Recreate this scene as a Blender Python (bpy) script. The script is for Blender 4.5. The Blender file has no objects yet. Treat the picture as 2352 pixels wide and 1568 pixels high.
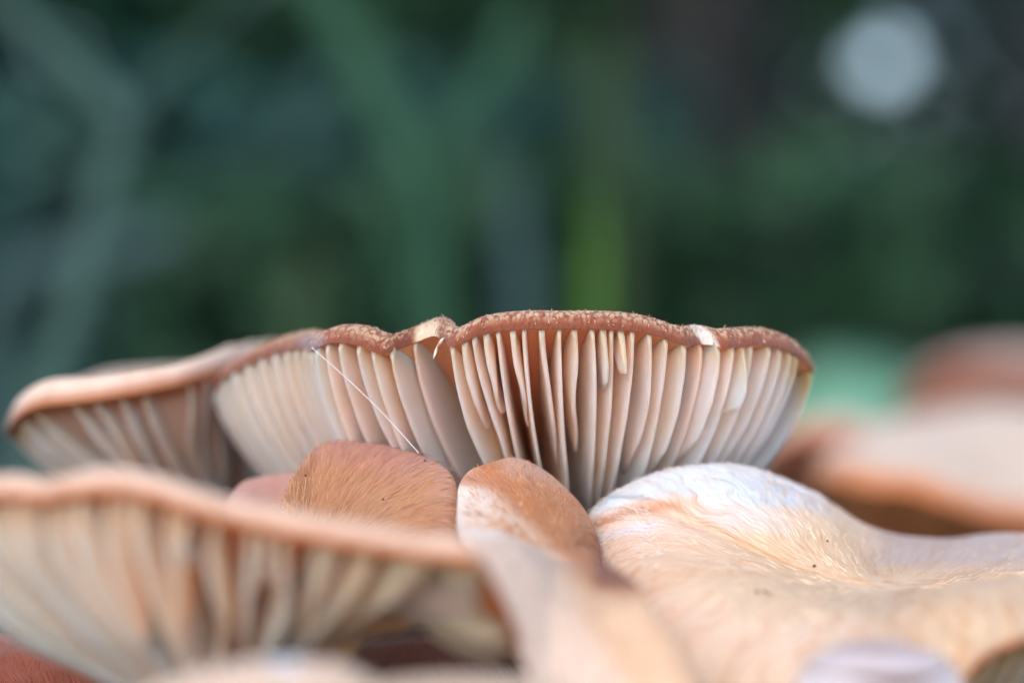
import bpy, bmesh, math, random
import numpy as np
from mathutils import Vector

random.seed(7)
RNG = np.random.default_rng(11)
R = math.radians
scene = bpy.context.scene
col = scene.collection

# ------------------------------------------------------------------ camera, sky, sun, exposure
CAM_H = 11.0            # camera height above the ground, in centimetres
FOCUS = 24.0            # cm
KPX = 11.0 / 2352.0     # cm per picture unit at the focus distance (picture is 2352 x 1568 units)

cam_d = bpy.data.cameras.new('camera')
cam = bpy.data.objects.new('camera', cam_d)
col.objects.link(cam)
cam.location = (0, 0, CAM_H * 0.01)
cam.rotation_euler = (R(90), 0, 0)
cam_d.sensor_width = 36.0
cam_d.lens = 36.0 * FOCUS / 11.0
cam_d.clip_start = 0.01
cam_d.clip_end = 400
cam_d.dof.use_dof = True
cam_d.dof.focus_distance = FOCUS * 0.01
cam_d.dof.aperture_fstop = 7.4
scene.camera = cam

SUN_EL, SUN_ROT = 46.0, 200.0
world = bpy.data.worlds.new('World')
scene.world = world
world.use_nodes = True
wn = world.node_tree
sky = wn.nodes.new('ShaderNodeTexSky')
sky.sky_type = 'NISHITA'
sky.sun_disc = False
sky.sun_elevation = R(SUN_EL)
sky.sun_rotation = R(SUN_ROT)
sky.dust_density = 2.4
bgn = wn.nodes['Background']
bgn.inputs['Strength'].default_value = 0.12
wn.links.new(sky.outputs[0], bgn.inputs['Color'])

sun_d = bpy.data.lights.new('sun', 'SUN')
sun_d.energy = 0.7
sun_d.angle = R(35)
sun_d.color = (1.0, 0.93, 0.86)
sun = bpy.data.objects.new('sun', sun_d)
col.objects.link(sun)
sd = Vector((math.sin(R(SUN_ROT)) * math.cos(R(SUN_EL)), math.cos(R(SUN_ROT)) * math.cos(R(SUN_EL)), math.sin(R(SUN_EL))))
sun.rotation_euler = (-sd).to_track_quat('-Z', 'Y').to_euler()
sun.location = (0, 0, 3)

scene.view_settings.view_transform = 'Standard'
scene.view_settings.look = 'None'
scene.view_settings.gamma = 1.0
scene.view_settings.exposure = 1.62
scene.cycles.use_denoising = True
scene.cycles.max_bounces = 10
scene.cycles.diffuse_bounces = 8
scene.cycles.sample_clamp_indirect = 4.0

# ------------------------------------------------------------------ helpers
def P(u, v, y):
    """picture direction (u, v) at the depth y cm -> cm, camera at the origin"""
    f = KPX * y / FOCUS
    return np.array([(u - 1176.0) * f, y, (784.0 - v) * f])

def PA(pts):
    return np.array([P(*p) for p in pts])

def proj(p):
    f = KPX * p[:, 1] / FOCUS
    return 1176.0 + p[:, 0] / f, 784.0 - p[:, 2] / f

def srgb(r, g, b):
    o = []
    for c in (r, g, b):
        c /= 255.0
        o.append(c / 12.92 if c <= 0.04045 else ((c + 0.055) / 1.055) ** 2.4)
    return np.array(o)

def smooth(a, b, x):
    t = np.clip((x - a) / (b - a), 0, 1)
    return t * t * (3 - 2 * t)

def mixc(a, b, t):
    return a * (1 - t[:, None]) + b * t[:, None]

def spline(pts, n, closed=True):
    """centripetal-like Catmull-Rom through pts, evenly resampled to n"""
    p = np.asarray(pts, float)
    m = len(p)
    out = []
    rng = range(m) if closed else range(m - 1)
    for i in rng:
        if closed:
            p0, p1, p2, p3 = p[(i - 1) % m], p[i], p[(i + 1) % m], p[(i + 2) % m]
        else:
            p0, p1, p2, p3 = p[max(i - 1, 0)], p[i], p[i + 1], p[min(i + 2, m - 1)]
        d0 = max(np.linalg.norm(p1 - p0), 1e-6) ** .5
        d1 = max(np.linalg.norm(p2 - p1), 1e-6) ** .5
        d2 = max(np.linalg.norm(p3 - p2), 1e-6) ** .5
        m1 = ((p1 - p0) / d0 - (p2 - p0) / (d0 + d1) + (p2 - p1) / d1) * d1 if np.any(p1 != p0) else (p2 - p1)
        m2 = ((p2 - p1) / d1 - (p3 - p1) / (d1 + d2) + (p3 - p2) / d2) * d1 if np.any(p3 != p2) else (p2 - p1)
        t = np.linspace(0, 1, 24, endpoint=False)[:, None]
        out.append((2*t**3 - 3*t**2 + 1) * p1 + (t**3 - 2*t**2 + t) * m1 + (-2*t**3 + 3*t**2) * p2 + (t**3 - t**2) * m2)
    c = np.vstack(out)
    if closed:
        c = np.vstack([c, c[:1]])
    else:
        c = np.vstack([c, p[-1:]])
    L = np.concatenate([[0], np.cumsum(np.linalg.norm(np.diff(c, axis=0), axis=1))])
    s = np.linspace(0, L[-1], n + 1 if closed else n)
    r = np.stack([np.interp(s, L, c[:, k]) for k in range(3)], 1)
    return r[:-1] if closed else r

_NT = RNG.random((64, 64, 64)).astype(np.float32)
def noise3(p, scale):
    """smooth value noise, -1..1"""
    q = np.asarray(p) * scale + 1000.0
    i = np.floor(q).astype(int)
    f = q - i
    f = f * f * (3 - 2 * f)
    r = 0
    for dx in (0, 1):
        for dy in (0, 1):
            for dz in (0, 1):
                w = (f[:, 0] if dx else 1 - f[:, 0]) * (f[:, 1] if dy else 1 - f[:, 1]) * (f[:, 2] if dz else 1 - f[:, 2])
                r = r + w * _NT[(i[:, 0] + dx) % 64, (i[:, 1] + dy) % 64, (i[:, 2] + dz) % 64]
    return r * 2 - 1

ZW = np.array([0, 0, CAM_H])
def make_mesh(name, verts_cm, faces, mat, colors=None, uvs=None, base=None, smooth_shade=True, world_space=True):
    """verts in cm, camera at the origin; base in the same frame"""
    v = np.asarray(verts_cm, float)
    if base is not None:
        v = v - np.asarray(base)
    me = bpy.data.meshes.new(name)
    me.from_pydata((v * 0.01).tolist(), [], [tuple(int(i) for i in f) for f in faces])
    if colors is not None:
        ca = me.color_attributes.new('pigment', 'FLOAT_COLOR', 'POINT')
        c4 = np.ones((len(v), 4), np.float32)
        c4[:, :3] = np.clip(colors, 0.002, 1)
        ca.data.foreach_set('color', c4.ravel())
    if uvs is not None:
        ul = me.uv_layers.new(name='UVMap')
        ul.data.foreach_set('uv', np.asarray(uvs, np.float32).ravel())
    if smooth_shade:
        me.polygons.foreach_set('use_smooth', [True] * len(me.polygons))
    me.materials.append(mat)
    me.update()
    return me

def link(name, data, parent=None, loc_cm=None):
    o = bpy.data.objects.new(name, data)
    col.objects.link(o)
    if parent is not None:
        o.parent = parent
    if loc_cm is not None:
        o.location = tuple((np.asarray(loc_cm) + ZW) * 0.01)
    return o

def thing(name, label, cat, base_cm, group=None):
    o = link(name, None, None, base_cm)
    o.empty_display_size = 0.01
    o['label'] = label
    o['category'] = cat
    if group:
        o['group'] = group
    return o

def tag(o, label, cat, group=None):
    o['label'] = label
    o['category'] = cat
    if group:
        o['group'] = group
    return o

# ------------------------------------------------------------------ materials
def new_mat(name):
    m = bpy.data.materials.new(name)
    m.use_nodes = True
    nt = m.node_tree
    return m, nt, nt.nodes['Principled BSDF']

def N(nt, kind, **kw):
    n = nt.nodes.new(kind)
    for k, v in kw.items():
        if k.startswith('i_'):
            n.inputs[int(k[2:])].default_value = v
        else:
            setattr(n, k, v)
    return n

def math_n(nt, op, a, b=None, clamp=False):
    n = nt.nodes.new('ShaderNodeMath')
    n.operation = op
    n.use_clamp = clamp
    for i, x in enumerate((a, b)):
        if x is None:
            continue
        if isinstance(x, (int, float)):
            n.inputs[i].default_value = x
        else:
            nt.links.new(x, n.inputs[i])
    return n.outputs[0]

def mix_rgb(nt, fac, a, b, blend='MIX'):
    n = nt.nodes.new('ShaderNodeMix')
    n.data_type = 'RGBA'
    n.blend_type = blend
    n.clamp_factor = True
    for sock, x in ((n.inputs[0], fac), (n.inputs[6], a), (n.inputs[7], b)):
        if isinstance(x, (int, float)):
            sock.default_value = x
        elif isinstance(x, tuple):
            sock.default_value = x
        else:
            nt.links.new(x, sock)
    return n.outputs[2]

def ramp(nt, x, lo, hi):
    n = nt.nodes.new('ShaderNodeMapRange')
    n.interpolation_type = 'SMOOTHSTEP'
    nt.links.new(x, n.inputs[0])
    n.inputs[1].default_value = lo
    n.inputs[2].default_value = hi
    return n.outputs[0]

def cap_mat(name, around=60.0, along=9.0, dark=(0.62, 0.42, 0.30), pale=(1.35, 1.4, 1.45), dark_amt=0.6, pale_amt=0.5,
            fleck=0.0, bump=0.5, sss=0.12, rough=0.62, sheen=0.25, warp=0.35):
    """fibrous mushroom skin: fibres run from the centre of the cap to its margin (UV: angle, radius)"""
    m, nt, bs = new_mat(name)
    att = N(nt, 'ShaderNodeVertexColor', layer_name='pigment')
    uv = N(nt, 'ShaderNodeUVMap')
    sep = N(nt, 'ShaderNodeSeparateXYZ')
    nt.links.new(uv.outputs[0], sep.inputs[0])
    geo = N(nt, 'ShaderNodeNewGeometry')
    tcw = N(nt, 'ShaderNodeTexNoise')
    tcw.inputs['Scale'].default_value = 160
    tcw.inputs['Detail'].default_value = 2
    nt.links.new(geo.outputs['Position'], tcw.inputs['Vector'])
    wob = math_n(nt, 'MULTIPLY', math_n(nt, 'SUBTRACT', tcw.outputs[0], 0.5), warp * 0.12)
    ang = math_n(nt, 'MULTIPLY', math_n(nt, 'ADD', sep.outputs[0], wob), 2 * math.pi)
    cx = math_n(nt, 'MULTIPLY', math_n(nt, 'COSINE', ang), around)
    cy = math_n(nt, 'MULTIPLY', math_n(nt, 'SINE', ang), around)
    cz = math_n(nt, 'MULTIPLY', sep.outputs[1], along)
    comb = N(nt, 'ShaderNodeCombineXYZ')
    for i, s in enumerate((cx, cy, cz)):
        nt.links.new(s, comb.inputs[i])
    def nz(scale, detail, off=0.0):
        a = N(nt, 'ShaderNodeVectorMath', operation='ADD')
        nt.links.new(comb.outputs[0], a.inputs[0])
        a.inputs[1].default_value = (off, off * 1.7, off * .6)
        n = N(nt, 'ShaderNodeTexNoise')
        n.inputs['Scale'].default_value = scale
        n.inputs['Detail'].default_value = detail
        n.inputs['Roughness'].default_value = 0.65
        nt.links.new(a.outputs[0], n.inputs['Vector'])
        return n.outputs[0]
    n1 = nz(0.55, 4.0)
    n2 = nz(1.0, 3.0, 13.1)
    n3 = nz(0.16, 3.0, 31.0)
    fade = math_n(nt, 'SUBTRACT', 1.0, ramp(nt, sep.outputs[1], 0.66, 0.93))      # the fibres lose themselves at the centre
    dk = math_n(nt, 'MULTIPLY', math_n(nt, 'MULTIPLY', ramp(nt, n1, 0.48, 0.72), dark_amt), fade)
    dk2 = math_n(nt, 'MULTIPLY', math_n(nt, 'MULTIPLY', ramp(nt, n3, 0.45, 0.75), dark_amt * 0.6), fade)
    pl = math_n(nt, 'MULTIPLY', math_n(nt, 'MULTIPLY', ramp(nt, n2, 0.5, 0.72), pale_amt), fade)
    blot = N(nt, 'ShaderNodeTexNoise')
    blot.inputs['Scale'].default_value = 420
    blot.inputs['Detail'].default_value = 4
    nt.links.new(geo.outputs['Position'], blot.inputs['Vector'])
    dk2 = math_n(nt, 'ADD', dk2, math_n(nt, 'MULTIPLY', math_n(nt, 'SUBTRACT', 1.0, fade), math_n(nt, 'MULTIPLY', ramp(nt, blot.outputs[0], 0.45, 0.7), dark_amt)), clamp=True)
    c0 = att.outputs[0]
    cd = mix_rgb(nt, 1.0, c0, dark + (1,), 'MULTIPLY')
    cp = mix_rgb(nt, 1.0, c0, pale + (1,), 'MULTIPLY')
    c1 = mix_rgb(nt, dk, c0, cd)
    c1 = mix_rgb(nt, dk2, c1, cd)
    c2 = mix_rgb(nt, pl, c1, cp)
    h = math_n(nt, 'MULTIPLY', math_n(nt, 'ADD', n1, n2), fade)
    if fleck > 0:
        vo = N(nt, 'ShaderNodeTexVoronoi')
        vo.feature = 'F1'
        vo.inputs['Scale'].default_value = 0.55
        vo.inputs['Randomness'].default_value = 1.0
        nt.links.new(comb.outputs[0], vo.inputs['Vector'])
        fl = math_n(nt, 'SUBTRACT', 1.0, ramp(nt, math_n(nt, 'ADD', vo.outputs['Distance'], math_n(nt, 'MULTIPLY', n1, 0.5)), 0.62, 0.98))
        # the pale flecks thin out towards the bare margin
        fl = math_n(nt, 'MULTIPLY', fl, ramp(nt, math_n(nt, 'ADD', sep.outputs[1], math_n(nt, 'MULTIPLY', n3, 0.02)), 0.012, 0.035))
        c2 = mix_rgb(nt, math_n(nt, 'MULTIPLY', fl, fleck), c2, tuple(srgb(238, 204, 168)) + (1,))
        h = math_n(nt, 'ADD', h, math_n(nt, 'MULTIPLY', fl, 1.0))
    nt.links.new(c2, bs.inputs['Base Color'])
    bp = N(nt, 'ShaderNodeBump')
    bp.inputs['Strength'].default_value = bump
    bp.inputs['Distance'].default_value = 0.0005
    nt.links.new(h, bp.inputs['Height'])
    nt.links.new(bp.outputs[0], bs.inputs['Normal'])
    bs.inputs['Roughness'].default_value = rough
    bs.inputs['Specular IOR Level'].default_value = 0.3
    bs.inputs['Subsurface Weight'].default_value = sss
    bs.inputs['Subsurface Radius'].default_value = (1.0, 0.45, 0.25)
    bs.inputs['Subsurface Scale'].default_value = 0.0025
    bs.inputs['Sheen Weight'].default_value = sheen
    bs.inputs['Sheen Roughness'].default_value = 0.5
    return m

def flesh_mat(name, sss=0.85, rough=0.5, mottle=0.2, radius=0.008):
    """pale gill flesh, lets light through"""
    m, nt, bs = new_mat(name)
    att = N(nt, 'ShaderNodeVertexColor', layer_name='pigment')
    geo = N(nt, 'ShaderNodeNewGeometry')
    n = N(nt, 'ShaderNodeTexNoise')
    n.inputs['Scale'].default_value = 130
    n.inputs['Detail'].default_value = 4
    nt.links.new(geo.outputs['Position'], n.inputs['Vector'])
    n2 = N(nt, 'ShaderNodeTexNoise')
    n2.inputs['Scale'].default_value = 900
    n2.inputs['Detail'].default_value = 3
    nt.links.new(geo.outputs['Position'], n2.inputs['Vector'])
    cd = mix_rgb(nt, 1.0, att.outputs[0], (0.93, 0.80, 0.70, 1), 'MULTIPLY')
    c = mix_rgb(nt, math_n(nt, 'MULTIPLY', ramp(nt, n.outputs[0], 0.45, 0.72), mottle * 2.2), att.outputs[0], cd)
    nt.links.new(c, bs.inputs['Base Color'])
    bp = N(nt, 'ShaderNodeBump')
    bp.inputs['Strength'].default_value = 0.15
    bp.inputs['Distance'].default_value = 0.0003
    nt.links.new(n2.outputs[0], bp.inputs['Height'])
    nt.links.new(bp.outputs[0], bs.inputs['Normal'])
    bs.inputs['Roughness'].default_value = rough
    bs.inputs['Specular IOR Level'].default_value = 0.35
    bs.inputs['Subsurface Weight'].default_value = sss
    bs.inputs['Subsurface Radius'].default_value = (1.0, 0.5, 0.28)
    bs.inputs['Subsurface Scale'].default_value = radius
    return m

def plain_mat(name, c1, c2, scale=40, rough=0.7, bump=0.4, trans=0.0, dist=0.002):
    m, nt, bs = new_mat(name)
    geo = N(nt, 'ShaderNodeNewGeometry')
    n = N(nt, 'ShaderNodeTexNoise')
    n.inputs['Scale'].default_value = scale
    n.inputs['Detail'].default_value = 5
    nt.links.new(geo.outputs['Position'], n.inputs['Vector'])
    c = mix_rgb(nt, ramp(nt, n.outputs[0], 0.35, 0.68), tuple(c1) + (1,), tuple(c2) + (1,))
    nt.links.new(c, bs.inputs['Base Color'])
    bp = N(nt, 'ShaderNodeBump')
    bp.inputs['Strength'].default_value = bump
    bp.inputs['Distance'].default_value = dist
    nt.links.new(n.outputs[0], bp.inputs['Height'])
    nt.links.new(bp.outputs[0], bs.inputs['Normal'])
    bs.inputs['Roughness'].default_value = rough
    bs.inputs['Specular IOR Level'].default_value = 0.25
    return m

def pigment_mat(name, rough=0.7, spec=0.25):
    m, nt, bs = new_mat(name)
    att = N(nt, 'ShaderNodeVertexColor', layer_name='pigment')
    nt.links.new(att.outputs[0], bs.inputs['Base Color'])
    bs.inputs['Roughness'].default_value = rough
    bs.inputs['Specular IOR Level'].default_value = spec
    return m

M_RIM = cap_mat('scaly_cap_skin', around=120, along=130, fleck=0.7, dark_amt=0.5, pale_amt=0.25, bump=0.8, warp=0.1)
M_FIB = cap_mat('fibrous_cap_skin', around=60, along=12, dark_amt=0.55, pale_amt=0.6, bump=0.7)
M_CREAM = cap_mat('cream_cap_skin', around=62, along=11, dark=(0.84, 0.62, 0.47), pale=(1.08, 1.11, 1.14), dark_amt=0.95, pale_amt=0.7, bump=0.8)
M_FIBF = cap_mat('golden_fibrous_skin', around=42, along=9, dark=(0.70, 0.52, 0.42), pale=(1.35, 1.45, 1.55), dark_amt=0.8, pale_amt=0.8, bump=0.6)
M_SOFT = cap_mat('plain_cap_skin', around=45, along=6, dark=(0.82, 0.66, 0.55), pale=(1.08, 1.1, 1.1), dark_amt=0.6, pale_amt=0.4, bump=0.3)
M_FLESH = flesh_mat('gill_flesh')
M_UNDER = flesh_mat('underside_flesh', sss=0.4)
M_STEM = cap_mat('stem_skin', around=20, along=5, dark_amt=0.5, pale_amt=0.4, bump=0.6)
M_HAIR = pigment_mat('fuzz_hair')

# ------------------------------------------------------------------ mushroom builder
UP = np.array([0, 0, 1.0])

class Mushroom:
    pass

S_TOP = np.unique(np.concatenate([[0, .004, .008, .013, .02, .028, .038, .05, .065, .085], np.linspace(.11, 1, 34)]))
S_UND = np.unique(np.concatenate([[0, .01, .025, .05], np.linspace(.08, 1, 22)]))

def grid_faces(rows, n, offset=0, closed=True, flip=False):
    f = []
    m = n if closed else n - 1
    for k in range(rows - 1):
        for i in range(m):
            j = (i + 1) % n
            a, b, c, d = offset + k * n + i, offset + k * n + j, offset + (k + 1) * n + j, offset + (k + 1) * n + i
            f.append((d, c, b, a) if flip else (a, b, c, d))
    return f

def grid_uv(rows, n, svals, closed=True, flip=False):
    uv = []
    m = n if closed else n - 1
    for k in range(rows - 1):
        for i in range(m):
            a, b = i / m, (i + 1) / m
            q = [(a, svals[k]), (b, svals[k]), (b, svals[k + 1]), (a, svals[k + 1])]
            uv += q[::-1] if flip else q
    return uv

def prof(table, s):
    t = np.array(table, float)
    return np.interp(s, t[:, 0], t[:, 1])

def mushroom(name, label, rim_pts, ctop, apex, top_prof, und_prof, top_col, und_col, mat, foot=None, stem_r=(0.42, 0.6),
             n=300, lump=0.03, lump_scale=1.1, group='honey mushrooms in the cluster', out=0.0, stem_col=srgb(128, 84, 60), top_fn=None, ease=1.0, und_fn=None):
    mu = Mushroom()
    ctrl = PA(rim_pts)
    ctop, apex = P(*ctop), P(*apex)
    if foot is None:
        foot = np.array([apex[0] * 0.8 + 0.2, apex[1] + 0.4, -CAM_H])
    mu.root = thing(name, label, 'mushroom', foot, group)
    mu.base = foot
    rim = spline(ctrl, n)
    mu.rim, mu.ctop, mu.apex = rim, ctop, apex
    cen = rim.mean(0)
    outv = rim - cen
    outv[:, 2] = 0
    outv /= np.linalg.norm(outv, axis=1)[:, None]
    # top
    rows = []
    th = np.linspace(0, 2 * np.pi, n, endpoint=False)
    for s in S_TOP:
        h = prof(top_prof, s)
        o = out * math.sin(min(s / 0.06, 1) * math.pi) if out else 0
        p = rim + (ctop - rim) * s + UP * h + outv * o
        if ease != 1.0:
            p[:, 2] += (ctop - rim)[:, 2] * ((1 - (1 - s) ** ease) - s)
        if top_fn is not None:
            p = p + UP * top_fn(th, s, p)[:, None]
        amp = lump * smooth(0, .06, np.array(s)) * (1 - 0.6 * s)
        p = p + UP * (noise3(p, lump_scale) * amp + noise3(p, lump_scale * 3.1) * amp * .35)[:, None]
        rows.append(p)
    tv = np.vstack(rows)
    mu.top_rows = rows
    sv = np.repeat(S_TOP, n)
    tht = np.tile(th, len(S_TOP))
    U, V = proj(tv)
    tc = top_col(U, V, sv, tht, tv)
    # underside
    urows = []
    ue = np.zeros(n) if und_fn is None else und_fn(rim)      # extra arching of the underside
    for s in S_UND[1:]:
        urows.append(rim + (apex - rim) * s + UP * prof(und_prof, s) + np.outer(ue * math.sin(math.pi * s), UP))
    uv_ = np.vstack(urows)
    mu.und = lambda i, s: rim[i] + (apex - rim[i]) * s + UP * (prof(und_prof, s) + ue[i] * math.sin(math.pi * s))
    us = np.repeat(S_UND[1:], n)
    U2, V2 = proj(uv_)
    uc = und_col(U2, V2, us, np.tile(th, len(S_UND) - 1), uv_)
    faces = grid_faces(len(S_TOP), n)
    uvs = grid_uv(len(S_TOP), n, S_TOP)
    me = make_mesh('cap', tv, faces, mat, tc, uvs, mu.base)
    mu.cap = link('cap', me, mu.root)
    # flesh under the skin: starts on the margin ring
    vv = np.vstack([rim, uv_])
    cc = np.vstack([tc[:n], uc])
    fu = grid_faces(len(S_UND), n, 0, flip=True)
    me = make_mesh('flesh', vv, fu, M_UNDER, cc, None, mu.base)
    link('flesh', me, mu.cap)
    # stem
    k, ns = 14, 28
    path = spline([apex + UP * 0.25, apex - UP * 0.5, (apex * .55 + foot * .45) + np.array([.1, .12, 0]), foot - UP * 0.2], k, closed=False)
    sr = np.interp(np.linspace(0, 1, k), [0, .08, .2, 1], [stem_r[0] * 1.5, stem_r[0] * 1.15, stem_r[0], stem_r[1]])
    a = np.linspace(0, 2 * np.pi, ns, endpoint=False)
    st = np.vstack([path[i] + sr[i] * np.stack([np.cos(a), np.sin(a), 0 * a], 1) for i in range(k)])
    st = st + noise3(st, 2.0)[:, None] * 0.03
    me = make_mesh('stem', st, grid_faces(k, ns, flip=True), M_STEM, np.tile(stem_col, (len(st), 1)),
                   grid_uv(k, ns, np.linspace(0, 1, k), flip=True), mu.base)
    link('stem', me, mu.root)
    return mu

def gill(mu, i, depth=0.42, s0=0.012, s1=1.0, thick=0.07, wob=0.03, seed=0, colr=None, short=False, taper=False, parent=None, bulge=None, ns=30, edge=None):
    """one blade hanging under the flesh along the line from rim sample i to the stem"""
    rs = np.random.default_rng(1000 + seed)
    i = int(i) % len(mu.rim)
    s = s0 + (s1 - s0) * np.linspace(0, 1, ns) ** 1.35
    Fl = np.array([mu.und(i, x) for x in s])
    d = mu.apex - mu.rim[i]
    d = d / np.linalg.norm(d)
    nrm = -(UP - d * d.dot(UP))
    nrm /= np.linalg.norm(nrm)
    side = np.cross(nrm, d)
    side /= np.linalg.norm(side)
    q = (s - s0) / (s1 - s0)
    if short:
        dp = depth * np.interp(q, [0, .06, .2, .45, .8, .93, 1], [.12, .4, .75, 1.0, .9, .55, .0])
        tk = thick * np.interp(q, [0, .5, .85, 1], [.9, 1, .6, .1])
        if taper:
            dp = depth * np.interp(q, [0, .06, .2, .4, .65, .85, 1], [.12, .45, .85, 1.0, .75, .38, .0])
            tk = thick * np.interp(q, [0, .6, 1], [.9, .9, .4])
    else:
        if bulge is None:
            bulge = [(0, .1), (.03, .36), (.08, .62), (.16, .86), (.3, 1.0), (.45, 1.0), (.7, .7), (1, .2)]
        dp = depth * prof(bulge, q)
        tk = thick * np.interp(q, [0, .1, .7, 1], [.8, 1, 1, .8])
    # the free edge may run to a lower point of the stem than the line along the flesh
    drop = np.zeros((ns, 3))
    if edge is not None:
        drop = np.outer(s, edge - mu.apex)
    # cross-section: depth fraction and half thickness, up one face, round the free edge, back down the other
    sec = [(-.12, -1.0), (.25, -.9), (.55, -.78), (.82, -.66), (.95, -.5), (1.0, 0), (.95, .5), (.82, .66), (.55, .78), (.25, .9), (-.12, 1.0)]
    ph, ph2 = rs.random() * 6.28, rs.random() * 6.28
    f1 = 1.2 + rs.random() * 1.4
    lat = wob * (np.sin(q * f1 * 3.1 + ph) - math.sin(ph)) * np.minimum(q * 4, 1)
    lat2 = wob * 0.8 * np.sin(q * 5 * f1 + ph2)
    verts, cols = [], []
    m = len(sec)
    for a in range(ns):
        for (fd, ft) in sec:
            dd = dp[a] * fd if fd > 0 else fd * depth
            p = Fl[a] + nrm * dd + drop[a] * max(fd, 0) + side * (ft * tk[a] * .5 + lat[a] + lat2[a] * max(fd, 0))
            verts.append(p)
    verts = np.array(verts)
    sv = np.repeat(s, m)
    fdv = np.tile([c[0] for c in sec], ns)
    U, V = proj(verts)
    cols = colr(U, V, sv, fdv, verts) * (1 + 0.05 * rs.standard_normal())
    faces = [(a * m + b, a * m + b + 1, (a + 1) * m + b + 1, (a + 1) * m + b) for a in range(ns - 1) for b in range(m - 1)]
    faces += [tuple(range(m))[::-1], tuple(range((ns - 1) * m, ns * m))]
    me = make_mesh('gill', verts, faces, M_FLESH, cols, None, mu.base)
    return link('gill', me, parent or mu.cap)

def rim_index(mu, u, front=True):
    U, V = proj(mu.rim)
    y = mu.rim[:, 1]
    cost = np.abs(U - u)
    ok = y < mu.apex[1] + 0.1 if front else y >= mu.apex[1]
    return int(np.argmin(cost + np.where(ok, 0, 1e5)))

def strands(mu, pick, count, length, width, cfn, lift=0.25, seed=3, name='fuzz', jitter=0.35, inward=True):
    """fine fibres lying on the top of a cap, running along its radius"""
    rs = np.random.default_rng(seed)
    rows = np.array(mu.top_rows)            # (K, n, 3)
    K, n = rows.shape[:2]
    V, F, C = [], [], []
    tries = 0
    while len(F) < count * 2 and tries < count * 40:
        tries += 1
        i = rs.integers(n)
        s = rs.random() ** 1.0 * 0.97
        k = min(np.searchsorted(S_TOP, s), K - 2)
        p = rows[k, i] * (1 - 0.0)
        t = rows[max(k - 1, 0), i] - rows[k + 1, i]           # towards the margin
        t2 = rows[k, (i + 1) % n] - rows[k, i - 1]
        p = p + (rows[k + 1, i] - p) * rs.random() + t2 * (rs.random() - .5)
        u, v = proj(p[None])
        if not pick(u[0], v[0], s, p):
            continue
        t /= np.linalg.norm(t) + 1e-9
        t2 /= np.linalg.norm(t2) + 1e-9
        nn = np.cross(t2, t)
        if nn[2] < 0:
            nn = -nn
        nn /= np.linalg.norm(nn) + 1e-9
        d = t + t2 * rs.normal() * jitter + nn * abs(rs.normal()) * lift
        d /= np.linalg.norm(d)
        L = length * (0.5 + rs.random())
        w = np.cross(d, np.array([0, 1, 0.15]))
        w = w / (np.linalg.norm(w) + 1e-9) * width * .5
        b = len(V)
        mid = p + d * L * .55 + nn * L * .06
        V += [p - w - nn * .004, p + w - nn * .004, mid + w * .8, mid - w * .8, p + d * L - nn * L * .12]
        F += [(b, b + 1, b + 2, b + 3), (b + 3, b + 2, b + 4)]
        c = cfn(rs)
        C += [c] * 5
    if not F:
        return
    me = make_mesh(name, np.array(V), F, M_HAIR, np.array(C), None, mu.base, smooth_shade=False)
    o = link(name, me, mu.cap)
    o['kind'] = 'stuff'
    return o

def const(c):
    return lambda U, V, s, th, p: np.tile(c, (len(U), 1))

# ------------------------------------------------------------------ background: ground, bank, wood, plants
def ground_mesh():
    n = 120
    t = np.linspace(-1, 1, n)
    g = np.sign(t) * np.abs(t) ** 3 * 8000 + t * 60
    X, Y = np.meshgrid(g, g)
    p = np.stack([X.ravel(), Y.ravel() + 30, np.zeros(n * n)], 1)
    r = np.linalg.norm(p[:, :2] - np.array([0, 26]), axis=1)
    p[:, 2] = -CAM_H + (noise3(p, .05) * 1.2 + noise3(p, .25) * .35) * smooth(8, 30, r)
    # behind the mushrooms the forest floor climbs into a bank
    p[:, 2] += smooth(90, 900, p[:, 1]) * 45
    return p, grid_faces(n, n, closed=False)

M_GROUND = plain_mat('forest_floor', (0.035, 0.024, 0.014), (0.085, 0.055, 0.032), scale=25, bump=1.0, dist=0.01)
gp, gf = ground_mesh()
g = link('ground', make_mesh('ground', gp, gf, M_GROUND), None, (0, 0, 0))
g['kind'] = 'structure'

M_LEAF = pigment_mat('leaf', rough=0.55, spec=0.3)

def leaf_cloud(name, cen, size, count, leaf, cols, seed, base=None, skip=None):
    """many bent leaf blades spread through a volume"""
    rs = np.random.default_rng(seed)
    V, F, C = [], [], []
    for k in range(count):
        p = cen + (rs.random(3) * 2 - 1) * size
        if skip is not None and skip(p):
            continue
        a = rs.normal(size=3); a /= np.linalg.norm(a)
        b = np.cross(a, rs.normal(size=3)); b /= np.linalg.norm(b)
        L = leaf * (0.6 + 0.8 * rs.random())
        c = cols[rs.integers(len(cols))] * (0.75 + 0.5 * rs.random())
        n = np.cross(a, b)
        i = len(V)
        V += [p - a * L, p + b * L * .5 + n * L * .12, p + a * L, p - b * L * .5 + n * L * .12, p + n * L * .0]
        F += [(i, i + 1, i + 4), (i + 1, i + 2, i + 4), (i + 2, i + 3, i + 4), (i + 3, i, i + 4)]
        C += [c] * 5
    me = make_mesh(name, np.array(V), F, M_LEAF, np.array(C), None, base, smooth_shade=False)
    return me

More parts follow.
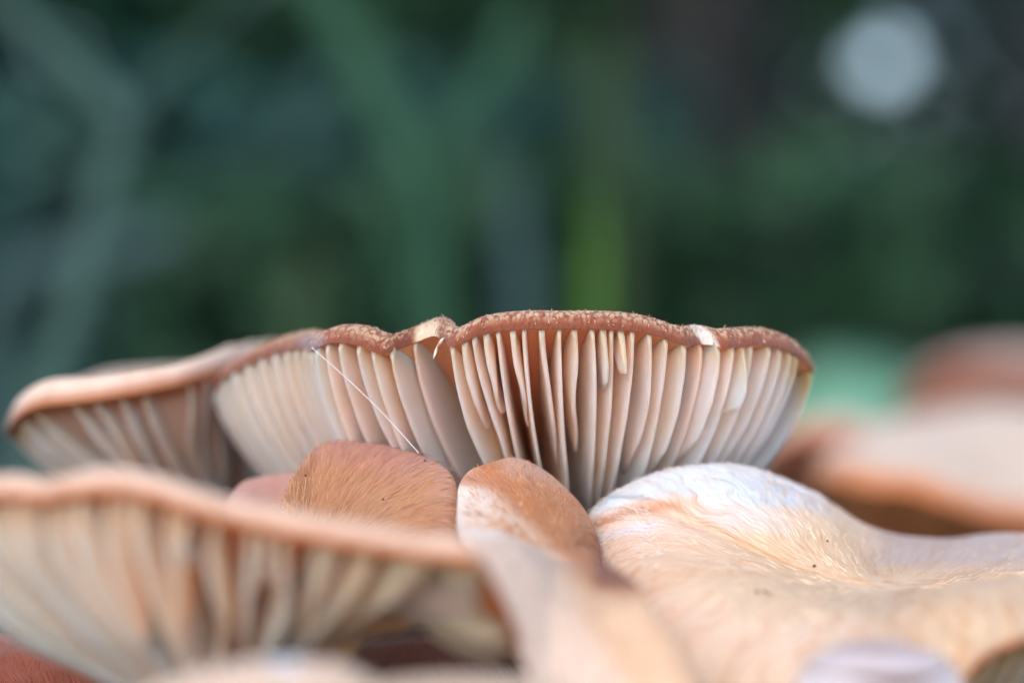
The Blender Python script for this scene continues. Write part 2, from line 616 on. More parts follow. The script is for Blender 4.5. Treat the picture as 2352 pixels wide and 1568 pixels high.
# the far wood: a wall of dark leaves five to eight metres away, with one gap where the sky shows
gap_dir = P(2032, 137, 100.0) / 100.0
gap2_dir = P(1945, 268, 100.0) / 100.0
def wood_skip(p):
    if np.linalg.norm((p - gap_dir * p[1])[[0, 2]]) < 46.0:
        return True
    return False
DARKS = [np.array(c) for c in ((0.010, 0.055, 0.042), (0.014, 0.078, 0.054), (0.025, 0.105, 0.070), (0.013, 0.056, 0.062), (0.034, 0.08, 0.08), (0.018, 0.08, 0.022))]
V = leaf_cloud('wood', np.array([0, 680, 240.0]), np.array([420, 90, 290.0]), 15000, 17.0, DARKS, 5, skip=wood_skip)
# twiggy small leaves close round the gap
gc = gap_dir * 680.0
V2 = leaf_cloud('wood', gc, np.array([62, 30, 62.0]), 11000, 3.2, DARKS, 6,
                skip=lambda p: not 7.4 < np.linalg.norm((p - gap_dir * p[1])[[0, 2]]) < 62 or np.linalg.norm((p - gap2_dir * p[1])[[0, 2]]) < 6.4)
bm = bmesh.new(); bm.from_mesh(V); bm.from_mesh(V2); bm.to_mesh(V); bm.free()
o = link('wood', V, None, (0, 0, 0))
o['kind'] = 'stuff'
o['label'] = 'dark green wood out of focus behind the mushrooms'
o['category'] = 'wood'

# leaf layer added overhead, out of the picture, to cut light on the mushrooms
o = link('shade_leaves', leaf_cloud('shade_leaves', np.array([0, 100, 420.0]), np.array([520, 560, 50.0]), 7500, 16.0, DARKS, 9), None, (0, 0, 0))
o['kind'] = 'stuff'
o['label'] = 'unseen leaf layer added overhead to dim the light'
o['category'] = 'shade_leaves'

def blade(name, label, cat, pts, widths, mat, group=None, thick=0.12, foot=True):
    """a leaf blade or stem as a tapering folded strip with thickness; pts are (u, v, depth), widths in cm"""
    c = PA(pts)
    if foot:
        c = np.vstack([c, [c[-1][0] * 1.02, c[-1][1] + .5, -CAM_H]])
        widths = list(widths) + [widths[-1] * .6]
    n = 30
    L = np.concatenate([[0], np.cumsum(np.linalg.norm(np.diff(c, axis=0), axis=1))]); L /= L[-1]
    path = spline(c, n, closed=False)
    w = np.interp(np.linspace(0, 1, n), L, widths)
    sec = [(-.5, .0), (-.25, -.35), (0, -.5), (.25, -.35), (.5, 0), (.25, .1), (0, .0), (-.25, .1)]
    tan = np.gradient(path, axis=0)
    tan /= np.linalg.norm(tan, axis=1)[:, None]
    sd = np.cross(tan, np.array([0.15, 1, 0.1])); sd /= np.linalg.norm(sd, axis=1)[:, None]
    nn = np.cross(sd, tan)
    base = c[-1]
    V = np.vstack([path[i] + sd[i] * (a * w[i]) + nn[i] * (b * max(thick, w[i] * .3)) for i in range(n) for a, b in sec])
    me = make_mesh(name, V, grid_faces(n, len(sec)) + [tuple(range(8)), tuple(range((n - 1) * 8, n * 8))[::-1]], mat, None, None, base)
    o = link(name, me, None, base)
    tag(o, label, cat, group)
    return o

M_STALK = plain_mat('grey_green_stalk', (0.045, 0.10, 0.09), (0.06, 0.125, 0.11), scale=60)
M_BLADE = plain_mat('grass_green', (0.018, 0.078, 0.042), (0.028, 0.09, 0.05), scale=60)
M_BRIGHT = plain_mat('fresh_grass_green', (0.05, 0.15, 0.012), (0.07, 0.18, 0.018), scale=60)
M_TEAL = plain_mat('bluish_leaf', (0.05, 0.10, 0.105), (0.065, 0.125, 0.125), scale=60)
M_OLIVE = plain_mat('olive_leaf', (0.03, 0.065, 0.028), (0.045, 0.08, 0.035), scale=60)
M_BARK = plain_mat('dark_bark', (0.012, 0.014, 0.013), (0.03, 0.03, 0.028), scale=30)
M_BARK2 = plain_mat('grey_bark', (0.05, 0.055, 0.06), (0.08, 0.08, 0.085), scale=30)

# forked stalk on the left
ft = thing('forked_stalk', 'pale grey-green forked plant stalk rising behind the left-hand pale cap', 'plant', P(60, 1800, 64) * np.array([1, 1, 0]) + np.array([0, 0, -CAM_H]))
def stalk_part(name, pts, widths):
    c = PA(pts)
    n, m = 24, 12
    path = spline(c, n, closed=False)
    w = np.interp(np.linspace(0, 1, n), np.linspace(0, 1, len(widths)), widths)
    a = np.linspace(0, 2 * np.pi, m, endpoint=False)
    V = np.vstack([path[i] + w[i] * .5 * (np.outer(np.cos(a), [1, 0, .3]) + np.outer(np.sin(a), [0, .5, 0])) for i in range(n)])
    base = np.array(ft.location) * 100 - ZW
    link(name, make_mesh(name, V, grid_faces(n, m), M_STALK, None, None, base), ft)
stalk_part('stem', [(300, 270, 64.0), (235, 470, 64.0), (180, 690, 64.0), (120, 860, 64.0), (70, 1150, 64.0), (60, 1640, 64.0)], [.95, 1.05, 1.15, 1.2, 1.1, 1.0])
stalk_part('branch', [(305, 290, 64.0), (170, 150, 64.7), (20, 10, 65.4), (-120, -150, 65.4)], [.9, .9, .8, .6])
stalk_part('branch', [(298, 285, 64.0), (430, 130, 63.3), (560, 10, 62.6), (700, -140, 62.6)], [.9, .9, .8, .6])

GB = 'grass blades behind the mushrooms'
blade('grass_blade', 'broad green grass blade leaning right, top half of the V above the cap', 'grass', [(640, -120, 82), (770, 40, 81), (880, 260, 80), (960, 420, 78), (1010, 640, 78)], [1.08, 1.82, 1.76, 1.35, 1.08], M_BLADE, GB)
blade('grass_blade', 'green grass blade leaning left, meeting the broad one in a V', 'grass', [(1210, 10, 87), (1130, 170, 86), (1040, 300, 84), (985, 420, 84), (960, 640, 84)], [0.81, 1.49, 1.62, 1.35, 1.08], M_BLADE, GB)
blade('grass_blade', 'short fresh bright green blade standing upright behind the cap crest', 'grass', [(1362, 420, 72), (1366, 530, 72), (1368, 640, 72), (1366, 800, 72)], [0.14, 0.47, 0.70, 0.68], M_BRIGHT, GB)
blade('leaf_stalk', 'bluish green stalk upright beside the bright green blade', 'plant', [(1175, 380, 90), (1185, 500, 90), (1190, 640, 90), (1200, 800, 90)], [0.68, 1.22, 1.35, 1.35], M_TEAL)
blade('leaf_stalk', 'bluish leaf stalk slanting low behind the left cap', 'plant', [(420, 520, 112), (330, 560, 112), (160, 600, 112), (0, 660, 112)], [1.08, 2.16, 2.16, 1.62], M_TEAL)
blade('leaf_stalk', 'olive leaf stalk rising behind the crest of the scaly cap', 'plant', [(1405, 60, 135), (1395, 200, 135), (1400, 350, 135), (1420, 600, 135)], [2.02, 2.70, 2.70, 1.89], M_OLIVE)
blade('leaf_stalk', 'brownish withered leaf stalk left of the scaly cap', 'plant', [(690, 560, 120), (700, 640, 120), (690, 700, 120), (680, 820, 120)], [1.08, 2.16, 2.16, 1.62], M_OLIVE)

def tree(name, label, u, y, radius, mat, h=420, crown=None):
    base = np.array([P(u, 784, y)[0], y, -CAM_H + smooth(90, 900, np.array(float(y))) * 45 - 2])
    t = thing(name, label, 'tree', base, 'trees behind the mushrooms')
    n, m = 16, 16
    path = np.array([[base[0] + math.sin(k * .5) * radius * .3, y, base[2] + h * k / (n - 1)] for k in range(n)])
    a = np.linspace(0, 2 * np.pi, m, endpoint=False)
    rr = radius * np.interp(np.linspace(0, 1, n), [0, .08, 1], [1.4, 1, .35])
    V = np.vstack([path[k] + rr[k] * np.stack([np.cos(a), np.sin(a), 0 * a], 1) for k in range(n)])
    V = V + noise3(V, .3)[:, None] * radius * .12
    link('trunk', make_mesh('trunk', V, grid_faces(n, m), mat, None, None, base), t)
    me = leaf_cloud('crown', path[-1] - np.array([0, 0, h * .15]), np.array([70, 60, h * .3]), 1500, 9, DARKS, int(u), base)
    link('crown', me, t)
tree('tree', 'dark slender tree trunk out of focus above the scaly cap', 1585, 300, 9, M_BARK)
tree('tree', 'grey tree trunk beside the dark slender one', 1715, 420, 10, M_BARK2)
tree('tree', 'blue-grey tree trunk far behind the right-hand caps', 2480, 380, 12, M_BARK2)

# undergrowth: dark shrubs between the wood and the mushrooms
def shrub(label, u, v, y, size, cols, count, leaf, seed):
    c = P(u, v, y)
    base = np.array([c[0], c[1], -CAM_H])
    t = thing('shrub', label, 'shrub', base, 'shrubs behind the mushrooms')
    me = leaf_cloud('foliage', c, np.array(size), count, leaf, cols, seed, base)
    link('foliage', me, t)
    n, m = 8, 8
    a = np.linspace(0, 2 * np.pi, m, endpoint=False)
    V = np.vstack([base + np.array([0, 0, (c[2] - base[2]) * k / (n - 1)]) + .5 * np.stack([np.cos(a), np.sin(a), 0 * a], 1) for k in range(n)])
    link('stem', make_mesh('stem', V, grid_faces(n, m), M_BARK, None, None, base), t)
TEALS = [np.array(c) for c in ((0.026, 0.09, 0.078), (0.018, 0.06, 0.065), (0.034, 0.10, 0.085))]
GREENS = [np.array(c) for c in ((0.025, 0.085, 0.04), (0.02, 0.065, 0.03), (0.035, 0.10, 0.05))]
BLUES = [np.array(c) for c in ((0.03, 0.055, 0.075), (0.02, 0.04, 0.055))]
BLACKS = [np.array(c) for c in ((0.006, 0.02, 0.016), (0.01, 0.026, 0.022))]
shrub('teal shrub low behind the forked stalk', 450, 600, 170, (22, 10, 14), TEALS, 500, 3.4, 21)
shrub('teal shrub low behind the crest of the scaly cap', 1000, 560, 190, (22, 10, 13), TEALS, 500, 3.4, 22)
shrub('mid green shrub left of the scaly cap', 800, 720, 150, (14, 10, 8), GREENS, 420, 3.0, 23)
shrub('blue-grey shrub on the right above the blurred caps', 2330, 560, 240, (16, 12, 8), BLUES, 260, 3.5, 24)
shrub('dark green shrub above the right end of the scaly cap', 1900, 600, 160, (26, 10, 7), GREENS, 420, 3.0, 25)
shrub('nearly black shrub low on the left edge', 60, 640, 210, (14, 10, 10), BLACKS, 320, 4.0, 26)
shrub('green shrub high above the scaly cap', 1200, 60, 330, (50, 20, 22), GREENS, 420, 6.0, 27)

# bright mossy mound to the right, behind the scaly cap
def mound(name, label, cpx, rx, ry, top_v, mat, seed):
    c = P(*cpx)
    n, k = 64, 26
    base = np.array([c[0], c[1], -CAM_H])
    H = P(cpx[0], top_v, cpx[2])[2] + CAM_H
    a = np.linspace(0, 2 * np.pi, n, endpoint=False)
    rows = []
    for t in np.linspace(0, 1, k):
        r = t
        z = H * math.cos(t * math.pi / 2) ** 1.3 - .5
        rows.append(base + np.stack([np.cos(a) * rx * r, np.sin(a) * ry * r, z + 0 * a], 1))
    V = np.vstack(rows)
    V[:, 2] += noise3(V, .35) * .7 + noise3(V, 1.1) * .25
    me = make_mesh(name, V, grid_faces(k, n, flip=True), mat, None, None, base)
    o = link(name, me, None, base)
    o['kind'] = 'structure'
    return o
M_MOSS = plain_mat('moss', (0.20, 0.50, 0.35), (0.27, 0.57, 0.42), scale=120, bump=1.0, dist=0.004)
mound('mossy_mound', '', (1955, 900, 160), 13, 13, 792, M_MOSS, 1)

# ------------------------------------------------------------------ the scaly cap in focus
CREAM = srgb(250, 230, 217)
A_EDGE = P(1322, 1350, 27.7)
A_EDGE_LEFT = P(960, 1340, 27.4)
def a_edge(u, y):
    """towards the left lobe the gills run down to a broader base"""
    t = float(smooth(980, 560, np.array(float(u)))) * (1.0 if y < 28.2 else .0)
    return A_EDGE * (1 - t) + A_EDGE_LEFT * t
RIMB = srgb(166, 92, 64)
def a_top(U, V, s, th, p):
    c = np.tile(RIMB, (len(U), 1))
    c = mixc(c, srgb(140, 74, 50), smooth(.012, 0, s))
    c = mixc(c, srgb(196, 140, 112), smooth(.02, .06, s) * .6)
    # lilac bruise at the left corner of the margin
    c = mixc(c, srgb(150, 135, 150), smooth(46, 10, np.hypot(U - 716, V - 785)) * .8)
    # bare torn flesh at the two notches
    W = U - 1592 - (V - 765) * .7 + noise3(p, 9.0) * 9
    c = mixc(c, srgb(248, 226, 198), smooth(1012, 1000, U) * smooth(944, 962, U) * smooth(.05, .02, s) * (p[:, 1] < 25))
    c = mixc(c, srgb(246, 236, 230), smooth(-6, 4, W) * smooth(46, 34, W) * smooth(.075, .045, s) * (p[:, 1] < 25))
    c = mixc(c, srgb(176, 100, 40), smooth(1835, 1866, U) * .6)
    return c
def a_und(U, V, s, th, p):
    c = np.tile(srgb(218, 158, 122), (len(U), 1))
    return mixc(c, srgb(220, 150, 100), smooth(.16, .0, s) * .8)
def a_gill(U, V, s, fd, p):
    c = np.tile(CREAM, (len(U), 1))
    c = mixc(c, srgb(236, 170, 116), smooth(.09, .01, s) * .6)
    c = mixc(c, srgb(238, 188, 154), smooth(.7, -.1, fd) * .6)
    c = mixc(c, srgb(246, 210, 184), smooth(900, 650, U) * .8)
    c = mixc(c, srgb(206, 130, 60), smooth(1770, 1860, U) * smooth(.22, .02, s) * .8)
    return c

A_RIM = [(1868, 852, 25.7), (1822, 810, 25.0), (1761, 794, 24.65), (1700, 796, 24.4), (1664, 799, 24.25), (1640, 793, 24.33), (1612, 790, 24.33), (1574, 792, 24.08),
         (1498, 768, 23.95), (1410, 757, 23.9), (1263, 756, 23.85), (1188, 757, 23.85), (1100, 769, 23.85), (1039, 796, 23.9),
         (1014, 778, 24.12), (992, 772, 24.36), (954, 786, 24.5), (913, 802, 24.3), (872, 812, 24.15), (822, 793, 24.25), (763, 787, 24.45),
         (713, 804, 24.6), (712, 806, 24.95), (690, 800, 25.5), (644, 806, 26.0), (586, 826, 26.4), (512, 868, 26.9), (486, 905, 27.5), (520, 900, 28.4),
         (640, 880, 29.3), (860, 860, 30.0), (1150, 850, 30.3), (1450, 845, 30.0), (1680, 850, 29.2), (1800, 856, 28.2), (1850, 862, 27.0)]
A = mushroom('mushroom', 'scaly reddish-brown upturned cap in sharp focus showing widely spaced cream gills', A_RIM, (1280, 940, 27.0), (1225, 1105, 27.2),
             [(0, 0), (.004, .06), (.012, .125), (.025, .19), (.045, .245), (.07, .265), (.15, .2), (.4, .05), (1, 0)],
             [(0, 0), (.04, .05), (.12, .07), (.4, -.02), (1, 0)], a_top, a_und, M_RIM, n=720, lump=.012, out=.02)
gi = 0
full_u = [1868, 1852, 1834, 1818, 1798, 1773, 1732, 1688, 1609, 1535, 1456, 1409, 1360, 1288, 1204, 1143, 1091, 1035, 948, 892, 852, 818, 780, 748, 722]
for u in full_u:
    gi += 1
    i = rim_index(A, u)
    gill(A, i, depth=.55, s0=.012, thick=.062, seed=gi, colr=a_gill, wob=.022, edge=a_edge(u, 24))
for u, e in [(1065, .27), (1118, .24), (1176, .30), (1247, .46), (1322, .40), (1386, .22), (1430, .12), (1497, .56), (1573, .58), (1653, .46), (1712, .22)]:
    gi += 1
    gill(A, rim_index(A, u), depth=.40 if u < 1470 else .52, s0=.012, s1=e, thick=.08 if u < 1470 else .06, seed=gi, colr=a_gill, short=True, taper=u > 1350, wob=.012, ns=22, edge=A_EDGE)
# the rest of the ring, round the left lobe and behind
iL = rim_index(A, 716)
n = len(A.rim)
idx = np.arange(iL + 9, n, 9)
for k, i in enumerate(idx):
    gi += 1
    y = A.rim[i][1]
    gill(A, i, depth=.42, s0=.012, thick=.062, seed=gi, colr=a_gill, wob=.02, ns=18, edge=a_edge(proj(A.rim[i:i + 1])[0][0], y))

# ------------------------------------------------------------------ pale cap behind on the left
def b_top(U, V, s, th, p):
    c = np.tile(srgb(230, 204, 188), (len(U), 1))
    c = mixc(c, srgb(176, 106, 62), smooth(.014, .0, s))
    return mixc(c, srgb(228, 204, 176), smooth(250, 450, U) * smooth(.02, .06, s) * .6)
def b_und(U, V, s, th, p):
    c = np.tile(srgb(224, 186, 164), (len(U), 1))
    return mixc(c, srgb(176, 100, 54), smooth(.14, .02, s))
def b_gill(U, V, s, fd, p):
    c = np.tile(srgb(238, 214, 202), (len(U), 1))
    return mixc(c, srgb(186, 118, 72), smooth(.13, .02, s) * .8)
B_RIM = [(14, 1000, 28.4), (26, 972, 27.6), (44, 955, 27.2), (88, 934, 27.0), (176, 924, 26.9), (293, 907, 26.9), (410, 884, 27.1), (480, 862, 27.5), (560, 838, 28.4), (640, 832, 30),
         (700, 850, 32), (560, 890, 34), (300, 900, 34), (100, 950, 32), (30, 985, 30)]
B = mushroom('mushroom', 'pale beige out-of-focus cap behind the left lobe of the scaly cap', B_RIM, (380, 980, 30), (540, 1270, 30),
             [(0, 0), (.01, .16), (.03, .27), (.06, .34), (.12, .36), (.3, .3), (1, 0)], [(0, 0), (.1, .08), (.5, 0), (1, 0)], b_top, b_und, M_SOFT, n=300, lump=.05)
for k, i in enumerate(range(0, 300, 6)):
    if not 135 < i < 255:
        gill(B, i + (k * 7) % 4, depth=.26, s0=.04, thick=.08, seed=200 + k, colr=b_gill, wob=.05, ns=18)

# ------------------------------------------------------------------ big blurred cap in the left foreground
def c_top(U, V, s, th, p):
    c = np.tile(srgb(226, 200, 186), (len(U), 1))
    c = mixc(c, srgb(212, 172, 146), smooth(.05, .015, s) * .6)
    return mixc(c, srgb(182, 108, 62), smooth(.014, .004, s))
def c_und(U, V, s, th, p):
    c = np.tile(srgb(188, 126, 92), (len(U), 1))
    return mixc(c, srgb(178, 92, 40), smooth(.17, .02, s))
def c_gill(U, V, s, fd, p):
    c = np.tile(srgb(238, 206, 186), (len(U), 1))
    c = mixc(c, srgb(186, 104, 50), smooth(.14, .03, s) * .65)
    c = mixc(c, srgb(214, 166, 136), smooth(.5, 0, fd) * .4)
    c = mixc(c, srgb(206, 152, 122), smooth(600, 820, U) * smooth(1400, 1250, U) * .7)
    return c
C_RIM = [(-220, 1230, 20.90), (-150, 1180, 19.95), (-60, 1150, 19.57), (0, 1146, 19.38), (42, 1150, 19.29), (80, 1156, 19.29), (130, 1147, 19.19), (242, 1134, 19.09), (355, 1150, 19.00), (452, 1182, 18.90), (581, 1215, 18.90), (742, 1247, 18.81),
         (857, 1264, 18.81), (986, 1286, 18.81), (1099, 1298, 18.81), (1130, 1332, 18.90), (1168, 1405, 19.00), (1200, 1480, 19.19), (1206, 1520, 19.57), (1150, 1500, 20.52),
         (1020, 1420, 21.18), (850, 1370, 21.47), (600, 1330, 21.66), (300, 1300, 22.04), (0, 1290, 22.04), (-180, 1280, 21.66)]
C = mushroom('mushroom', 'large blurred upturned cap in the foreground with pale crowded gills above a dark hollow', C_RIM, (520, 1330, 20.52), (545, 1540, 20.80),
             [(0, 0), (.01, .09), (.03, .19), (.06, .25), (.1, .25), (.3, .1), (1, 0)], [(0, 0), (.08, .06), (.3, .1), (.6, .08), (1, 0)], c_top, c_und, M_SOFT, n=360, lump=.03,
             und_fn=lambda r: .52 * smooth(900, 1120, proj(r)[0]))
rs = np.random.default_rng(5)
i0, i1 = 0, rim_index(C, 1200)
k = 0
i = 2
while i < 360:
    U_, V_ = proj(C.rim[i:i + 1])
    front = C.rim[i][1] < 20.2
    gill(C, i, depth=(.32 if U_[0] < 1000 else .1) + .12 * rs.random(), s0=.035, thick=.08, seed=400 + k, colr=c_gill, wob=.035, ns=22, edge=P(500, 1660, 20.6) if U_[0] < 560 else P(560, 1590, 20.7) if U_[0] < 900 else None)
    if front and k % 2 == 0:
        gill(C, i + 3, depth=.3, s0=.05, s1=.3 + .25 * rs.random(), thick=.09, seed=900 + k, colr=c_gill, wob=.03, short=True, ns=16)
    i += int(rs.integers(6, 10)) if front else 14
    k += 1

# ------------------------------------------------------------------ brown fibrous cap between
def f_top(U, V, s, th, p):
    c = np.tile(srgb(188, 132, 92), (len(U), 1))
    top = smooth(1110, 1010, V + (U - 800) * -0.18)
    c = mixc(c, srgb(180, 126, 116), top * .9)
    c = mixc(c, srgb(198, 150, 128), smooth(960, 1050, U) * .6)
    return c
F_RIM = [(646, 1190, 23.6), (660, 1130, 24.1), (704, 1062, 24.7), (735, 1030, 25.0), (770, 1016, 25.1), (830, 1020, 25.1), (900, 1030, 25.0), (968, 1050, 24.8), (1012, 1070, 24.5), (1042, 1098, 24.2),
         (1054, 1140, 23.9), (1056, 1200, 23.5), (1040, 1290, 23.1), (960, 1370, 22.9), (820, 1390, 22.8), (700, 1370, 22.8), (650, 1290, 23.0)]
Fm = mushroom('mushroom', 'golden-brown fibrous cap tucked under the gills of the scaly cap', F_RIM, (690, 1330, 23.1), (860, 1420, 24.2),
              [(0, 0), (.01, .035), (.03, .07), (.08, .12), (.2, .19), (.5, .22), (1, .05)], [(0, 0), (.1, .0), (1, 0)], f_top, const(srgb(200, 160, 130)), M_FIBF, n=420, lump=.03)
strands(Fm, lambda u, v, s, p: v < 1260 and p[1] > 22.9, 800, .2, .006, lambda r: srgb(*((218, 166, 118) if r.random() < .6 else (180, 116, 78))) * (.85 + .3 * r.random()), lift=.02, jitter=.15)

def g_top(U, V, s, th, p):
    return np.tile(srgb(196, 146, 134), (len(U), 1))
G_RIM = [(500, 1210, 24.6), (520, 1160, 25.2), (550, 1120, 25.8), (620, 1104, 26.1), (700, 1100, 26.1), (760, 1130, 25.9), (770, 1200, 25.2), (700, 1290, 24.4), (580, 1290, 24.2)]
mushroom('mushroom', 'small reddish cap lobe peeping out beside the golden-brown cap', G_RIM, (640, 1170, 25.2), (640, 1420, 25.2),
         [(0, 0), (.02, .03), (.1, .1), (.4, .14), (1, .1)], [(0, 0), (1, 0)], g_top, const(srgb(190, 140, 110)), M_SOFT, n=160, lump=.02)

# ------------------------------------------------------------------ folded cap running towards the camera, middle
def e_top(U, V, s, th, p):
    c = np.tile(srgb(242, 214, 194), (len(U), 1))
    c = mixc(c, srgb(232, 190, 152), smooth(1250, 1330, U - (V - 1330) * .6) * smooth(1250, 1330, V) * .8)
    c = mixc(c, srgb(250, 232, 220), smooth(1180, 1110, U) * smooth(1260, 1220, V))
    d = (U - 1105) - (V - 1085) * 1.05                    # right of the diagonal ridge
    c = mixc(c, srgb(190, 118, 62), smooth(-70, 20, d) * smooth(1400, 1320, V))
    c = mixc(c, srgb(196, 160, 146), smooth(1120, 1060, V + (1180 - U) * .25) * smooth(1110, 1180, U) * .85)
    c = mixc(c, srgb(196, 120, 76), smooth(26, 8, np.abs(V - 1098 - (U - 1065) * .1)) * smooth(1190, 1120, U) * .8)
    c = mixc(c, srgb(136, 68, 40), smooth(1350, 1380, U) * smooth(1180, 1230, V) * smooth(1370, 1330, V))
    return c
E_RIM = [(1185, 1052, 24.5), (1130, 1062, 24.35), (1078, 1082, 24.15), (1056, 1110, 23.9), (1050, 1160, 23.4), (1050, 1210, 22.6), (1075, 1255, 21.2), (1108, 1300, 20.2), (1140, 1360, 19.6), (1178, 1450, 19.3), (1208, 1530, 19.1),
         (1260, 1680, 18.8), (1420, 1760, 18.7), (1620, 1680, 19.0), (1600, 1560, 19.6), (1520, 1480, 20.3), (1430, 1400, 21.4), (1388, 1350, 22.6), (1384, 1310, 23.4), (1374, 1240, 23.9), (1342, 1172, 24.3), (1298, 1122, 24.5), (1245, 1078, 24.6)]
E = mushroom('mushroom', 'folded cap with a whitish left side and brown right side between the gilled caps', E_RIM, (1290, 1330, 21.8), (1330, 1560, 22.4),
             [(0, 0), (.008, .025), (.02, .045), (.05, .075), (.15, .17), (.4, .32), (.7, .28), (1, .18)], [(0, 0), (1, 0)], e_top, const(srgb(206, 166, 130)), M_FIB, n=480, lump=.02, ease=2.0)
strands(E, lambda u, v, s, p: p[1] > 22.2 and u > 1080, 900, .15, .006, lambda r: srgb(*((226, 180, 138) if r.random() < .6 else (176, 112, 74))) * (.85 + .3 * r.random()), lift=.03, seed=8, jitter=.2)

# ------------------------------------------------------------------ big cream cap, right foreground
def h_top(U, V, s, th, p):
    c = np.tile(srgb(242, 214, 194), (len(U), 1))
    c = mixc(c, srgb(241, 207, 162), smooth(420, 120, np.hypot(U - 1850, (V - 1310) * 2.2)) * .7)
    c = mixc(c, srgb(238, 210, 186), smooth(1400, 1500, V) * .8)
    c = mixc(c, srgb(226, 194, 158), smooth(1880, 2150, U) * smooth(1290, 1330, V) * .8)
    c = mixc(c, srgb(234, 200, 166), smooth(1380, 1330, V) * smooth(1220, 1260, V) * smooth(1400, 1500, U) * .5)
    wob = noise3(p, 2.2) * 14
    # white spore dust along the far margin
    line = np.interp(U, [1340, 1450, 1560, 1700, 1850, 2000, 2400], [1178, 1146, 1140, 1150, 1165, 1215, 1245])
    c = mixc(c, srgb(216, 228, 242), smooth(14, -6, V - line + wob) * smooth(1960, 1780, U))
    c = mixc(c, srgb(222, 228, 240), smooth(60, 0, np.abs(V - 1185 + (U - 1700) * -.15 + wob)) * smooth(1560, 1680, U) * smooth(1880, 1760, U) * .5)
    c = mixc(c, srgb(196, 128, 84), smooth(20, 2, np.abs(V - line - 26 + wob * .6)) * smooth(1620, 1480, U) * .8)
    c = mixc(c, srgb(236, 226, 236), smooth(16, 4, np.abs(V - 1236 + (U - 1380) * .18 + wob)) * smooth(1560, 1460, U) * .9)
    c = mixc(c, srgb(204, 186, 186), smooth(1960, 2060, U) * smooth(1315, 1280, V) * .85)
    c = mixc(c, srgb(176, 104, 62), smooth(.02, 0, s) * smooth(2100, 2200, U) * (p[:, 1] < 23))
    return c
H_RIM = [(1352, 1185, 24.9), (1372, 1245, 24.3), (1380, 1330, 23.6), (1420, 1420, 22.7), (1540, 1530, 21.7), (1700, 1640, 20.9), (1900, 1720, 20.3), (2080, 1700, 20.1), (2180, 1620, 20.2), (2222, 1560, 20.35), (2270, 1512, 20.55),
         (2352, 1478, 20.8), (2480, 1450, 21.5), (2650, 1410, 23), (2700, 1350, 25.5), (2560, 1290, 27.2), (2352, 1270, 27.6), (2200, 1284, 27.6), (2080, 1276, 27.4), (1980, 1250, 27.1), (1900, 1192, 26.7), (1810, 1138, 25.9), (1720, 1100, 25.5), (1620, 1088, 25.2), (1520, 1098, 25.0), (1440, 1124, 24.9), (1385, 1154, 24.8)]
Hm = mushroom('mushroom', 'broad cream cap dusted white along its far edge, wavy with a shallow dip', H_RIM, (2030, 1350, 23.4), (2050, 1620, 24.4),
              [(0, 0), (.006, .05), (.02, .11), (.05, .18), (.12, .27), (.25, .34), (.45, .28), (.7, .1), (1, 0)], [(0, 0), (.1, -.02), (.5, -.1), (1, 0)], h_top, const(srgb(206, 166, 130)), M_CREAM, n=560, lump=.05, lump_scale=.8, ease=1.8,
              top_fn=lambda th, s, p: .05 * np.exp(-((proj(p)[0] - 1600) / 230) ** 2) * float(smooth(0, .12, np.array(s))) * (1 - s))
def h_hair(r):
    q = r.random()
    return srgb(*((250, 232, 208) if q < .65 else (222, 178, 144))) * (.85 + .3 * r.random())
strands(Hm, lambda u, v, s, p: 1340 < u < 2450 and v < 1480 and s < .8 and 22.3 < p[1] < 26.6, 1300, .14, .006, h_hair, lift=.04, seed=12, jitter=.2)
for k, i in enumerate(range(0, 560, 8)):
    U_, V_ = proj(Hm.rim[i:i + 1])
    if Hm.rim[i][1] < 23.2 and U_[0] > 2120:
        gill(Hm, i, depth=.3, s0=.04, thick=.07, seed=700 + k, colr=c_gill, wob=.02, ns=16)

# ------------------------------------------------------------------ smaller caps along the lower edge
def dome(label, cpx, top_v, rx, ry, drop, colr, mat=M_SOFT, n=160, tilt=0.0, foot=None, seed=0, wav=.05):
    """an ordinary round cap: centre depth, top height in the picture, radii in cm"""
    c = P(cpx[0], top_v, cpx[1])
    rs = np.random.default_rng(seed)
    ph = rs.random(3) * 6.28
    pts = []
    for a in np.linspace(0, 2 * np.pi, 14, endpoint=False):
        r = 1 + wav * math.sin(2 * a + ph[0]) + wav * math.sin(3 * a + ph[1])
        q = c + np.array([math.cos(a) * rx * r, math.sin(a) * ry * r, -drop + tilt * math.cos(a) + wav * drop * math.sin(2 * a + ph[2])])
        f = KPX * q[1] / FOCUS
        pts.append((1176 + q[0] / f, 784 - q[2] / f, q[1]))
    f = KPX * c[1] / FOCUS
    return mushroom('mushroom', label, pts, (cpx[0], top_v, cpx[1]), (cpx[0], 784 - (c[2] - drop * .75) / f, cpx[1]),
                    [(0, 0), (.01, .06 * drop), (.05, .2 * drop), (.15, .4 * drop), (.35, .48 * drop), (.6, .34 * drop), (.85, .1 * drop), (1, 0)],
                    [(0, 0), (1, 0)], colr, const(srgb(190, 140, 108)), mat, n=n, lump=.02, foot=foot)
def i_top(U, V, s, th, p):
    c = np.tile(srgb(186, 168, 172), (len(U), 1))
    return mixc(c, srgb(222, 218, 226), smooth(.55, .1, s) * .9)
dome('small smooth lilac-grey cap standing in front of the broad cream cap', (2015, 19.4), 1468, .78, .7, .62, i_top, seed=2, wav=.02)
def k_top(U, V, s, th, p):
    c = np.tile(srgb(228, 200, 178), (len(U), 1))
    return mixc(c, srgb(226, 236, 252), smooth(46, 14, np.hypot((U - 655) * .8, (V - 1512))))  # bluish-white highlight painted into the skin colour
dome('blurred pale cap low in front of the dark hollow with a painted white highlight', (560, 17.5), 1522, 1.15, .9, .55, k_top, seed=3, wav=.05, tilt=.12)
